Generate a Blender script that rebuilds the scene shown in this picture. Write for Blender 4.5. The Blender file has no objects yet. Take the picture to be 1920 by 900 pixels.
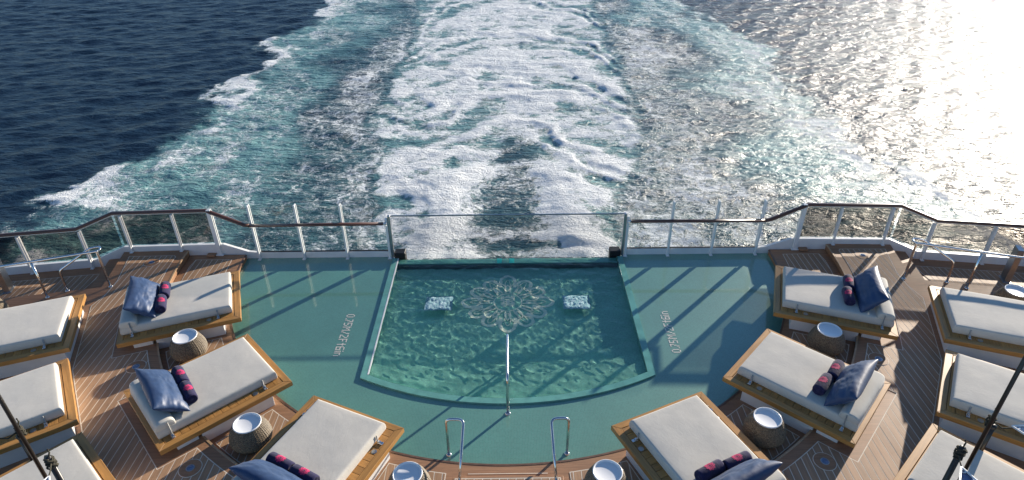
import bpy, bmesh, math, random
import numpy as np
from mathutils import Vector, Matrix

# ------------------------------------------------------------------ camera, sky, sun, exposure
sc = bpy.context.scene
COL = sc.collection
R = math.radians
SUN_AZ, SUN_EL = R(44.0), R(12.5)          # azimuth clockwise from +Y (astern), low afternoon sun

cam = bpy.data.cameras.new('camera')
cam.sensor_width = 36.0
cam.lens = 1211.7 / 1920 * 36.0
cam.clip_end = 20000
camo = bpy.data.objects.new('camera', cam)
COL.objects.link(camo)
_fw = Vector((0.00159085, 0.85248957, -0.5227418))
_rt = Vector((0.99994927, -0.00655563, -0.00764782))
_up = Vector((0.00994659, 0.52270312, 0.85245675))
_m = Matrix((_rt, _up, -_fw)).transposed().to_4x4()
_m.translation = Vector((0.085, 0.0, 8.32))
camo.matrix_world = _m
sc.camera = camo

world = bpy.data.worlds.new('World')
sc.world = world
world.use_nodes = True
_nt = world.node_tree
_sky = _nt.nodes.new('ShaderNodeTexSky')
_sky.sky_type = 'NISHITA'
_sky.sun_disc = False
_sky.sun_elevation = SUN_EL
_sky.sun_rotation = SUN_AZ
_sky.air_density = 0.8
_sky.dust_density = 0.05
_sky.ozone_density = 3.0
_nt.links.new(_sky.outputs[0], _nt.nodes['Background'].inputs[0])
_nt.nodes['Background'].inputs[1].default_value = 0.095

sun = bpy.data.lights.new('sun', 'SUN')
sun.energy = 5.0
sun.angle = R(0.6)
sun.color = (1.0, 0.90, 0.76)
sun.cycles.is_caustics_light = True
suno = bpy.data.objects.new('sun', sun)
COL.objects.link(suno)
_sd = Vector((math.sin(SUN_AZ) * math.cos(SUN_EL), math.cos(SUN_AZ) * math.cos(SUN_EL), math.sin(SUN_EL)))
suno.rotation_euler = (-_sd).to_track_quat('-Z', 'Y').to_euler()
suno.location = _sd * 60

vs = sc.view_settings
vs.view_transform = 'Standard'
vs.look = 'None'
vs.gamma = 1
vs.use_curve_mapping = False
vs.exposure = 0.9
sc.cycles.use_denoising = True
sc.cycles.max_bounces = 10
sc.cycles.transparent_max_bounces = 16
sc.cycles.sample_clamp_direct = 12
sc.cycles.sample_clamp_indirect = 6

random.seed(7)
rng = np.random.default_rng(11)

# ------------------------------------------------------------------ helpers
def link(o, parent=None):
    COL.objects.link(o)
    if parent is not None:
        o.parent = parent
    return o

def tag(o, label, cat, group=None):
    o['label'] = label
    o['category'] = cat
    if group:
        o['group'] = group
    return o

def kind(o, k):
    o['kind'] = k
    return o

def empty(name, loc=(0, 0, 0), rz=0.0):
    o = bpy.data.objects.new(name, None)
    o.empty_display_size = 0.2
    o.location = loc
    o.rotation_euler = (0, 0, rz)
    return link(o)

def obj(name, bm, m, parent=None, smooth=False):
    me = bpy.data.meshes.new(name)
    bmesh.ops.recalc_face_normals(bm, faces=bm.faces[:])
    if smooth:
        for f in bm.faces:
            f.smooth = True
    bm.to_mesh(me)
    bm.free()
    me.materials.append(m)
    return link(bpy.data.objects.new(name, me), parent)

def copy_tree(o, parent=None):
    c = o.copy()
    COL.objects.link(c)
    c.parent = parent
    for ch in list(o.children):
        copy_tree(ch, c)
    return c

def box(bm, x0, x1, y0, y1, z0, z1, bevel=0.0, seg=1, mat=None):
    r = bmesh.ops.create_cube(bm, size=1.0)
    vs_ = r['verts']
    for v in vs_:
        v.co = Vector(((x0 + x1) / 2 + v.co.x * (x1 - x0), (y0 + y1) / 2 + v.co.y * (y1 - y0), (z0 + z1) / 2 + v.co.z * (z1 - z0)))
    if bevel:
        es = list({e for v in vs_ for e in v.link_edges})
        rr = bmesh.ops.bevel(bm, geom=es, offset=bevel, segments=seg, profile=0.5, affect='EDGES')
        vs_ = list({v for f in rr['faces'] for v in f.verts} | {v for v in vs_ if v.is_valid})
    if mat is not None:
        bmesh.ops.transform(bm, matrix=mat, verts=vs_)
    return vs_

def prism(bm, poly, z0, z1):
    b = [bm.verts.new((x, y, z0)) for x, y in poly]
    t = [bm.verts.new((x, y, z1)) for x, y in poly]
    n = len(poly)
    fs = [bm.faces.new(t), bm.faces.new(b[::-1])]
    for i in range(n):
        j = (i + 1) % n
        bm.faces.new((b[i], b[j], t[j], t[i]))
    for f in fs:
        f.normal_update()
    bmesh.ops.triangulate(bm, faces=fs)

def sheet(bm, poly, z):
    f = bm.faces.new([bm.verts.new((x, y, z)) for x, y in poly])
    f.normal_update()
    bmesh.ops.triangulate(bm, faces=[f])

def rounded(path, rad, n=5):
    """round the inner corners of a polyline"""
    pts = [Vector(p) for p in path]
    out = [pts[0]]
    for i in range(1, len(pts) - 1):
        a, b, c = pts[i - 1], pts[i], pts[i + 1]
        d1, d2 = (a - b), (c - b)
        r = min(rad, d1.length * 0.48, d2.length * 0.48)
        p0, p1 = b + d1.normalized() * r, b + d2.normalized() * r
        for k in range(n + 1):
            t = k / n
            out.append(p0 * (1 - t) ** 2 + b * 2 * t * (1 - t) + p1 * t * t)
    out.append(pts[-1])
    return out

def tube(bm, path, r, n=10, sx=1.0, caps=True):
    pts = [Vector(p) for p in path]
    rings = []
    ref = Vector((0, 0, 1))
    for i, p in enumerate(pts):
        t = (pts[min(i + 1, len(pts) - 1)] - pts[max(i - 1, 0)]).normalized()
        u = ref.cross(t)
        if u.length < 0.05:
            u = Vector((1, 0, 0)).cross(t)
        u.normalize()
        if rings and u.dot(lastu) < 0:
            u = -u
        w = t.cross(u)
        lastu = u
        rr = r[i] if isinstance(r, (list, tuple)) else r
        rings.append([bm.verts.new(p + (u * math.cos(a) * sx + w * math.sin(a)) * rr) for a in [2 * math.pi * k / n for k in range(n)]])
    for a, b in zip(rings, rings[1:]):
        for k in range(n):
            bm.faces.new((a[k], a[(k + 1) % n], b[(k + 1) % n], b[k]))
    if caps:
        bm.faces.new(rings[0][::-1])
        bm.faces.new(rings[-1])

def lathe(bm, prof, n=32, cx=0, cy=0, wob=None):
    rings = []
    for j, (r, z) in enumerate(prof):
        if r < 1e-6:
            rings.append([bm.verts.new((cx, cy, z))])
        else:
            rings.append([bm.verts.new((cx + (r + (wob(k, j) if wob else 0)) * math.cos(2 * math.pi * k / n), cy + (r + (wob(k, j) if wob else 0)) * math.sin(2 * math.pi * k / n), z)) for k in range(n)])
    for a, b in zip(rings, rings[1:]):
        if len(a) == 1 and len(b) == 1:
            continue
        for k in range(n):
            k2 = (k + 1) % n
            if len(a) == 1:
                bm.faces.new((a[0], b[k2], b[k]))
            elif len(b) == 1:
                bm.faces.new((a[k], a[k2], b[0]))
            else:
                bm.faces.new((a[k], a[k2], b[k2], b[k]))

CX, CY = 0.0, 13.3                       # centre of the concentric deck arcs
def P(r, a, side=1):
    """polar point: a in degrees from abeam (+x * side) towards the bow"""
    return (CX + side * r * math.cos(R(a)), CY - r * math.sin(R(a)))

def arc(r, a0, a1, side=1, n=None):
    n = n or max(2, int(abs(a1 - a0) / 1.5) + 1)
    return [P(r, a0 + (a1 - a0) * k / n, side) for k in range(n + 1)]

# ------------------------------------------------------------------ numpy noise
_lat = rng.random((256, 256)).astype(np.float32)
def vnoise(x, y):
    xi, yi = np.floor(x).astype(int), np.floor(y).astype(int)
    fx, fy = x - xi, y - yi
    fx = fx * fx * fx * (fx * (fx * 6 - 15) + 10)
    fy = fy * fy * fy * (fy * (fy * 6 - 15) + 10)
    a, b = _lat[xi & 255, yi & 255], _lat[(xi + 1) & 255, yi & 255]
    c, d = _lat[xi & 255, (yi + 1) & 255], _lat[(xi + 1) & 255, (yi + 1) & 255]
    return (a * (1 - fx) + b * fx) * (1 - fy) + (c * (1 - fx) + d * fx) * fy

def fbm(x, y, o=4, g=0.5):
    s, a, t = 0, 1.0, 0
    for k in range(o):
        s = s + a * vnoise(x * 2 ** k + 17.3 * k, y * 2 ** k + 5.7 * k)
        t += a
        a *= g
    return s / t

def sst(a, b, x):
    t = np.clip((x - a) / (b - a), 0, 1)
    return t * t * (3 - 2 * t)

# ------------------------------------------------------------------ materials
def newmat(name):
    m = bpy.data.materials.new(name)
    m.use_nodes = True
    nt = m.node_tree
    return m, nt, nt.nodes['Principled BSDF']

class NT:
    """tiny node-building helper"""
    def __init__(s, nt):
        s.nt = nt
    def n(s, t, **kw):
        nd = s.nt.nodes.new(t)
        for k, v in kw.items():
            setattr(nd, k, v)
        return nd
    def l(s, a, b):
        s.nt.links.new(a, b)
    def val(s, sock, v):
        if hasattr(v, 'is_linked'):
            s.l(v, sock)
        else:
            sock.default_value = v
    def math(s, op, a, b=0.0, c=0.0, clamp=False):
        nd = s.n('ShaderNodeMath', operation=op, use_clamp=clamp)
        for i, v in enumerate((a, b, c)):
            s.val(nd.inputs[i], v)
        return nd.outputs[0]
    def ss(s, a, b, x):
        nd = s.n('ShaderNodeMapRange', interpolation_type='SMOOTHSTEP')
        s.val(nd.inputs['Value'], x)
        s.val(nd.inputs['From Min'], a)
        s.val(nd.inputs['From Max'], b)
        return nd.outputs[0]
    def mix(s, f, a, b):
        nd = s.n('ShaderNodeMix', data_type='RGBA')
        s.val(nd.inputs[0], f)
        for i, v in ((6, a), (7, b)):
            if hasattr(v, 'is_linked'):
                s.l(v, nd.inputs[i])
            else:
                nd.inputs[i].default_value = (*v, 1) if len(v) == 3 else v
        return nd.outputs[2]
    def noise(s, vec, scale, detail=3, rough=0.5, dist=0.0):
        nd = s.n('ShaderNodeTexNoise')
        if vec is not None:
            s.l(vec, nd.inputs['Vector'])
        nd.inputs['Scale'].default_value = scale
        nd.inputs['Detail'].default_value = detail
        nd.inputs['Roughness'].default_value = rough
        nd.inputs['Distortion'].default_value = dist
        return nd.outputs['Fac']
    def coords(s, which='Object', scale=(1, 1, 1), rot=(0, 0, 0)):
        tc = s.n('ShaderNodeTexCoord')
        mp = s.n('ShaderNodeMapping')
        mp.inputs['Scale'].default_value = scale
        mp.inputs['Rotation'].default_value = rot
        s.l(tc.outputs[which], mp.inputs[0])
        return mp.outputs[0]
    def world(s, scale=(1, 1, 1)):
        g = s.n('ShaderNodeNewGeometry')
        mp = s.n('ShaderNodeMapping')
        mp.inputs['Scale'].default_value = scale
        s.l(g.outputs['Position'], mp.inputs[0])
        return mp.outputs[0]
    def bump(s, h, strength, dist=0.01, nrm=None):
        b = s.n('ShaderNodeBump')
        b.inputs['Strength'].default_value = strength
        b.inputs['Distance'].default_value = dist
        s.l(h, b.inputs['Height'])
        if nrm is not None:
            s.l(nrm, b.inputs['Normal'])
        return b.outputs[0]

def simple(name, col, rough=0.5, var=0.12, nscale=6.0, bump=0.0, bscale=60.0, metal=0.0, coat=0.0, spec=0.5, stretch=(1, 1, 1)):
    m, nt, b = newmat(name)
    h = NT(nt)
    co = h.coords('Object', stretch)
    n = h.noise(co, nscale, 4, 0.6)
    lo = tuple(c * (1 - var) for c in col)
    hi = tuple(min(1, c * (1 + var)) for c in col)
    h.l(h.mix(h.ss(0.3, 0.7, n), lo, hi), b.inputs['Base Color'])
    b.inputs['Roughness'].default_value = rough
    b.inputs['Metallic'].default_value = metal
    b.inputs['Coat Weight'].default_value = coat
    b.inputs['Specular IOR Level'].default_value = spec
    if bump:
        h.l(h.bump(h.noise(co, bscale, 3), bump, 0.004), b.inputs['Normal'])
    return m

def wood(name, col, var=0.25, rough=0.6, axis='y', grain=0.35, rand=0.22, coat=0.0):
    m, nt, b = newmat(name)
    h = NT(nt)
    st = {'x': (1.2, 22, 22), 'y': (22, 1.2, 22), 'z': (22, 22, 1.2)}[axis]
    oi = h.n('ShaderNodeObjectInfo')
    co = h.coords('Object', st)
    ad = h.n('ShaderNodeVectorMath', operation='ADD')
    h.l(co, ad.inputs[0])
    h.l(h.math('MULTIPLY', oi.outputs['Random'], 37.0), ad.inputs[1])
    g = h.noise(ad.outputs[0], 1.6, 5, 0.62, 0.6)
    blot = h.noise(h.world(), 1.1, 4, 0.6)
    lo = tuple(c * (1 - grain) for c in col)
    hi = tuple(min(1, c * (1 + grain * 0.7)) for c in col)
    c1 = h.mix(h.ss(0.28, 0.72, g), lo, hi)
    k = h.math('MULTIPLY_ADD', oi.outputs['Random'], rand, 1 - rand / 2)
    k = h.math('MULTIPLY', k, h.math('MULTIPLY_ADD', blot, var * 1.6, 1 - var * 0.8))
    sc_ = h.n('ShaderNodeVectorMath', operation='SCALE')
    h.l(c1, sc_.inputs[0])
    h.l(k, sc_.inputs['Scale'])
    h.l(sc_.outputs[0], b.inputs['Base Color'])
    h.l(h.math('MULTIPLY_ADD', blot, 0.25, rough - 0.12), b.inputs['Roughness'])
    b.inputs['Coat Weight'].default_value = coat
    h.l(h.bump(g, 0.25, 0.003), b.inputs['Normal'])
    return m

M = {}
M['teak'] = wood('weathered_teak', (0.40, 0.238, 0.135), axis='y', grain=0.2, rough=0.62)
M['margin'] = wood('teak_margin', (0.36, 0.19, 0.10), axis='x', grain=0.22, rough=0.58, rand=0.0)
M['caulk'] = simple('pale_caulking', (0.74, 0.66, 0.54), 0.7, 0.1)
M['frame'] = wood('oiled_iroko', (0.47, 0.235, 0.065), axis='x', grain=0.22, rough=0.42, coat=0.15, rand=0.12, var=0.2)
M['slat'] = wood('oiled_iroko_slat', (0.43, 0.21, 0.058), axis='y', grain=0.22, rough=0.45, rand=0.4, coat=0.1)
M['white'] = simple('white_paint', (0.78, 0.78, 0.76), 0.35, 0.05, 3.0, coat=0.2)
M['steel'] = simple('polished_steel', (0.72, 0.71, 0.70), 0.13, 0.06, 8.0, metal=1.0)
M['grey_steel'] = simple('brushed_steel', (0.42, 0.43, 0.44), 0.3, 0.1, 8.0, metal=1.0)
M['black'] = simple('black_rubber', (0.012, 0.012, 0.013), 0.5, 0.2)
M['handrail'] = wood('varnished_handrail', (0.12, 0.045, 0.022), axis='x', grain=0.3, rough=0.3, coat=0.5, rand=0.0)
M['hull'] = simple('hull_paint', (0.55, 0.56, 0.57), 0.4, 0.05, 1.0)
M['enamel'] = simple('white_enamel', (0.82, 0.82, 0.82), 0.22, 0.02, 5.0, coat=0.4)
M['pole'] = simple('dark_pole', (0.018, 0.014, 0.011), 0.35, 0.3, 20.0)
M['strap'] = simple('grey_webbing', (0.36, 0.35, 0.33), 0.8, 0.15, 40.0)
M['rope'] = simple('dark_rope', (0.05, 0.045, 0.03), 0.9, 0.4, 90.0, bump=0.6, bscale=120)
M['emblem'] = simple('magenta_thread', (0.55, 0.03, 0.13), 0.8, 0.25, 60.0)
M['blue_glass'] = simple('blue_lamp_glass', (0.12, 0.17, 0.28), 0.08, 0.2, 40.0, coat=0.6)
M['grate'] = simple('dark_grate', (0.05, 0.08, 0.08), 0.5, 0.3, 30.0)
M['cyan_tile'] = simple('cyan_tile', (0.05, 0.55, 0.52), 0.3, 0.1)

def fabric(name, col, scale=900, rough=0.9, sheen=0.3, wrinkle=0.0, blotch=0.08, tint=None):
    m, nt, b = newmat(name)
    h = NT(nt)
    co = h.coords('Object')
    w = h.noise(co, 5.5, 4, 0.55, 0.8)
    lo = tuple(c * (1 - blotch) for c in col)
    hi = tuple(c * (1 + blotch) for c in col)
    h.l(h.mix(h.ss(0.3, 0.7, w), lo, hi), b.inputs['Base Color'])
    b.inputs['Roughness'].default_value = rough
    b.inputs['Sheen Weight'].default_value = sheen
    nrm = h.bump(h.noise(co, scale, 2), 0.15, 0.002)
    if wrinkle:
        nrm = h.bump(h.noise(h.coords('Object', (1, 1.6, 1)), 7, 4, 0.5, 1.5), wrinkle, 0.05, nrm)
    h.l(nrm, b.inputs['Normal'])
    return m
M['canvas'] = fabric('cream_canvas', (0.575, 0.54, 0.475), 500, 0.92, 0.2, wrinkle=0.045, blotch=0.03)
M['pillow'] = fabric('navy_satin', (0.021, 0.052, 0.130), 500, 0.5, 0.08, wrinkle=0.05, blotch=0.12)
M['towel'] = fabric('navy_terry', (0.016, 0.013, 0.058), 260, 0.95, 0.12, wrinkle=0.2, blotch=0.25)
M['sail_blue'] = fabric('blue_canvas', (0.16, 0.23, 0.42), 300, 0.5, 0.1, wrinkle=0.3)
M['sail_white'] = fabric('white_canvas', (0.62, 0.67, 0.74), 300, 0.5, 0.1, wrinkle=0.3)

def rattan():
    m, nt, b = newmat('woven_rattan')
    h = NT(nt)
    co = h.coords('Object', (1, 1, 1))
    n = h.noise(co, 45, 4, 0.6)
    big = h.noise(co, 4, 3)
    c = h.mix(h.ss(0.3, 0.7, n), (0.065, 0.048, 0.03), (0.26, 0.20, 0.125))
    c = h.mix(h.math('MULTIPLY', big, 0.35), c, (0.12, 0.09, 0.055))
    h.l(c, b.inputs['Base Color'])
    b.inputs['Roughness'].default_value = 0.6
    h.l(h.bump(n, 0.7, 0.006), b.inputs['Normal'])
    return m
M['rattan'] = rattan()

def mosaic(name, col, coat, tile=0.026, var=0.35, grout=(0.20, 0.28, 0.25)):
    m, nt, b = newmat(name)
    h = NT(nt)
    w = h.world((1 / tile, 1 / tile, 1 / tile))
    sep = h.n('ShaderNodeSeparateXYZ')
    h.l(w, sep.inputs[0])
    fx = h.math('FRACT', sep.outputs[0])
    fy = h.math('FRACT', sep.outputs[1])
    fz = h.math('FRACT', sep.outputs[2])
    def edge(f):
        return h.math('ABSOLUTE', h.math('SUBTRACT', f, 0.5))
    e = h.math('MAXIMUM', edge(fx), edge(fy))
    gr = h.ss(0.40, 0.46, e)
    fl = h.n('ShaderNodeVectorMath', operation='FLOOR')
    h.l(w, fl.inputs[0])
    wn = h.n('ShaderNodeTexWhiteNoise', noise_dimensions='3D')
    h.l(fl.outputs[0], wn.inputs['Vector'])
    k = h.math('MULTIPLY_ADD', wn.outputs['Value'], var, 1 - var / 2)
    big = h.noise(h.world(), 0.9, 4, 0.6)
    k = h.math('MULTIPLY', k, h.math('MULTIPLY_ADD', big, 0.5, 0.75))
    s_ = h.n('ShaderNodeVectorMath', operation='SCALE')
    s_.inputs[0].default_value = col
    h.l(k, s_.inputs['Scale'])
    h.l(h.mix(h.math('MULTIPLY', gr, 0.75), s_.outputs[0], grout), b.inputs['Base Color'])
    b.inputs['Roughness'].default_value = 0.45
    b.inputs['Coat Weight'].default_value = coat
    b.inputs['Coat Roughness'].default_value = 0.02
    b.inputs['Coat IOR'].default_value = 1.7
    if coat > 0.5:
        # still film of water lying on the tiles
        cn = h.bump(h.noise(h.world(), 3.0, 2, 0.4), 0.05, 0.01)
        h.l(cn, b.inputs['Coat Normal'])
    return m
M['mosaic'] = mosaic('wet_green_mosaic', (0.095, 0.275, 0.212), 1.0, var=0.16, grout=(0.20, 0.33, 0.28))
M['rim'] = simple('teal_rim_tile', (0.15, 0.38, 0.32), 0.18, 0.12, 5.0, coat=0.6)
M['basin'] = mosaic('basin_mosaic', (0.27, 0.56, 0.43), 0.0, tile=0.03, var=0.25, grout=(0.32, 0.64, 0.56))
M['ivory_tile'] = simple('ivory_tile', (0.98, 0.92, 0.74), 0.5, 0.1, 30.0)
M['text_tile'] = simple('pale_letter_tile', (0.80, 0.74, 0.64), 0.4, 0.12, 40.0)

def glass(name, tint, refl=1.0):
    m, nt, b = newmat(name)
    nt.nodes.remove(b)
    h = NT(nt)
    tr = h.n('ShaderNodeBsdfTransparent')
    tr.inputs[0].default_value = (*tint, 1)
    gl = h.n('ShaderNodeBsdfGlossy')
    gl.inputs['Roughness'].default_value = 0.02
    gl.inputs['Color'].default_value = (refl, refl, refl, 1)
    lw = h.n('ShaderNodeLayerWeight')
    lw.inputs['Blend'].default_value = 0.5
    fr = h.math('MULTIPLY_ADD', h.math('POWER', lw.outputs['Facing'], 5.0), 0.9, 0.035)
    mx = h.n('ShaderNodeMixShader')
    h.l(fr, mx.inputs[0])
    h.l(tr.outputs[0], mx.inputs[1])
    h.l(gl.outputs[0], mx.inputs[2])
    h.l(mx.outputs[0], nt.nodes['Material Output'].inputs[0])
    return m
M['clear_glass'] = glass('clear_glass', (0.95, 0.96, 0.96), 0.6)
M['screen_glass'] = glass('screen_glass', (0.90, 0.90, 0.90), 0.6)
M['tint_glass'] = glass('grey_tinted_glass', (0.56, 0.545, 0.53), 0.8)

def pool_water():
    m, nt, b = newmat('pool_water')
    nt.nodes.remove(b)
    h = NT(nt)
    g = h.n('ShaderNodeBsdfGlass')
    g.inputs['IOR'].default_value = 1.33
    g.inputs['Roughness'].default_value = 0.0
    g.inputs['Color'].default_value = (0.94, 0.99, 0.98, 1)
    h.l(g.outputs[0], nt.nodes['Material Output'].inputs[0])
    return m
M['pool_water'] = pool_water()

def jet_water():
    m, nt, b = newmat('churned_pool_water')
    h = NT(nt)
    n = h.noise(h.coords('Object', (1.0, 0.35, 1)), 26, 4, 0.6, 0.8)
    h.l(h.mix(h.ss(0.45, 0.68, n), (0.34, 0.56, 0.55), (0.66, 0.80, 0.79)), b.inputs['Base Color'])
    b.inputs['Roughness'].default_value = 0.12
    b.inputs['IOR'].default_value = 1.33
    h.l(h.bump(n, 0.5, 0.02), b.inputs['Normal'])
    return m
M['jet'] = jet_water()

def sea_mat():
    m, nt, b = newmat('sea_water')
    h = NT(nt)
    out = nt.nodes['Material Output']
    w = h.world()
    fa = h.n('ShaderNodeAttribute', attribute_name='foam')
    ae = h.n('ShaderNodeAttribute', attribute_name='aer')
    d, a = fa.outputs['Fac'], ae.outputs['Fac']
    # warp for the lace
    nw = h.n('ShaderNodeTexNoise')
    h.l(w, nw.inputs['Vector'])
    nw.inputs['Scale'].default_value = 0.55
    nw.inputs['Detail'].default_value = 5
    nw.inputs['Roughness'].default_value = 0.62
    sub = h.n('ShaderNodeVectorMath', operation='SUBTRACT')
    h.l(nw.outputs['Color'], sub.inputs[0])
    sub.inputs[1].default_value = (0.5, 0.5, 0.5)
    scl = h.n('ShaderNodeVectorMath', operation='SCALE')
    h.l(sub.outputs[0], scl.inputs[0])
    scl.inputs['Scale'].default_value = 3.2
    add = h.n('ShaderNodeVectorMath', operation='ADD')
    h.l(w, add.inputs[0])
    h.l(scl.outputs[0], add.inputs[1])
    def lace(scale, width):
        v = h.n('ShaderNodeTexVoronoi', feature='DISTANCE_TO_EDGE', voronoi_dimensions='2D')
        h.l(add.outputs[0], v.inputs['Vector'])
        v.inputs['Scale'].default_value = scale
        return h.math('SUBTRACT', 1.0, h.ss(0.0, width, v.outputs['Distance']))
    l1 = lace(0.55, 0.22)
    l2 = lace(1.6, 0.26)
    cloud = h.noise(add.outputs[0], 1.1, 9, 0.72)
    fine = h.noise(w, 6.0, 5, 0.72)
    def veins(scale, det):
        n_ = h.noise(add.outputs[0], scale, det, 0.6)
        return h.math('POWER', h.math('SUBTRACT', 1.0, h.math('ABSOLUTE', h.math('MULTIPLY_ADD', n_, 4.0, -2.0)), clamp=True), 1.6)
    v1 = veins(0.9, 5)
    v2 = veins(2.6, 4)
    pat = h.math('MULTIPLY', cloud, 0.52)
    pat = h.math('ADD', pat, h.math('MULTIPLY', v1, 0.24))
    pat = h.math('ADD', pat, h.math('MULTIPLY', v2, 0.20))
    pat = h.math('ADD', pat, h.math('MULTIPLY', l1, 0.08))
    pat = h.math('ADD', pat, h.math('MULTIPLY', l2, 0.08))
    pat = h.math('ADD', pat, h.math('MULTIPLY', h.math('SUBTRACT', fine, 0.5), 0.36))
    pat = h.math('MULTIPLY_ADD', h.math('SUBTRACT', pat, 0.5), 1.35, 0.5)
    th = h.math('MULTIPLY_ADD', d, -0.95, 0.98)
    lo = h.math('SUBTRACT', th, 0.14)
    hi = h.math('ADD', th, 0.34)
    foam = h.math('MULTIPLY', h.ss(lo, hi, pat), h.ss(0.02, 0.18, d))
    # milky aerated water under and around the foam
    milk = h.math('MULTIPLY', a, h.math('MULTIPLY_ADD', cloud, 1.1, 0.35), clamp=True)
    deep = h.mix(h.noise(w, 0.05, 3), (0.006, 0.020, 0.042), (0.008, 0.026, 0.052))
    col = h.mix(milk, deep, (0.105, 0.255, 0.265))
    col = h.mix(h.math('MULTIPLY', h.ss(0.55, 1.0, a), h.math('MULTIPLY', cloud, 0.9)), col, (0.26, 0.46, 0.44))
    h.l(h.mix(foam, col, (0.88, 0.90, 0.90)), b.inputs['Base Color'])
    h.l(h.math('MULTIPLY_ADD', foam, 0.50, 0.29), b.inputs['Roughness'])
    b.inputs['IOR'].default_value = 1.33
    h.l(h.math('MULTIPLY_ADD', foam, -0.4, 0.5), b.inputs['Specular IOR Level'])
    # ripples
    wv = h.world((0.55, 1.25, 1.0))
    r1 = h.noise(wv, 1.3, 4, 0.55, 0.4)
    r2 = h.noise(wv, 4.5, 4, 0.6, 0.3)
    hh = h.math('MULTIPLY', h.math('ADD', h.math('MULTIPLY', r1, 0.78), h.math('MULTIPLY', r2, 0.22)), h.math('MULTIPLY_ADD', foam, -0.7, 1.0))
    hh = h.math('ADD', hh, h.math('MULTIPLY', foam, 0.10))
    hh = h.math('ADD', hh, h.math('MULTIPLY', h.math('MULTIPLY', pat, foam), 0.22))
    h.l(h.bump(hh, 1.0, 0.75), b.inputs['Normal'])
    return m
M['sea'] = sea_mat()

# ------------------------------------------------------------------ levels (main deck = 0)
G = -0.28          # green wet deck round the pool
RING = -0.15       # lower step that carries the side tables
WALK = -0.30       # side walkway along the rail
SEA = -12.0
WATER = G + 0.012

# ------------------------------------------------------------------ sea
def graded(bands):
    xs = [bands[0][0]]
    for a, b, s in bands:
        n = max(1, int(round((b - a) / s)))
        xs += [a + (b - a) * (k + 1) / n for k in range(n)]
    return np.array(xs)

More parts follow.
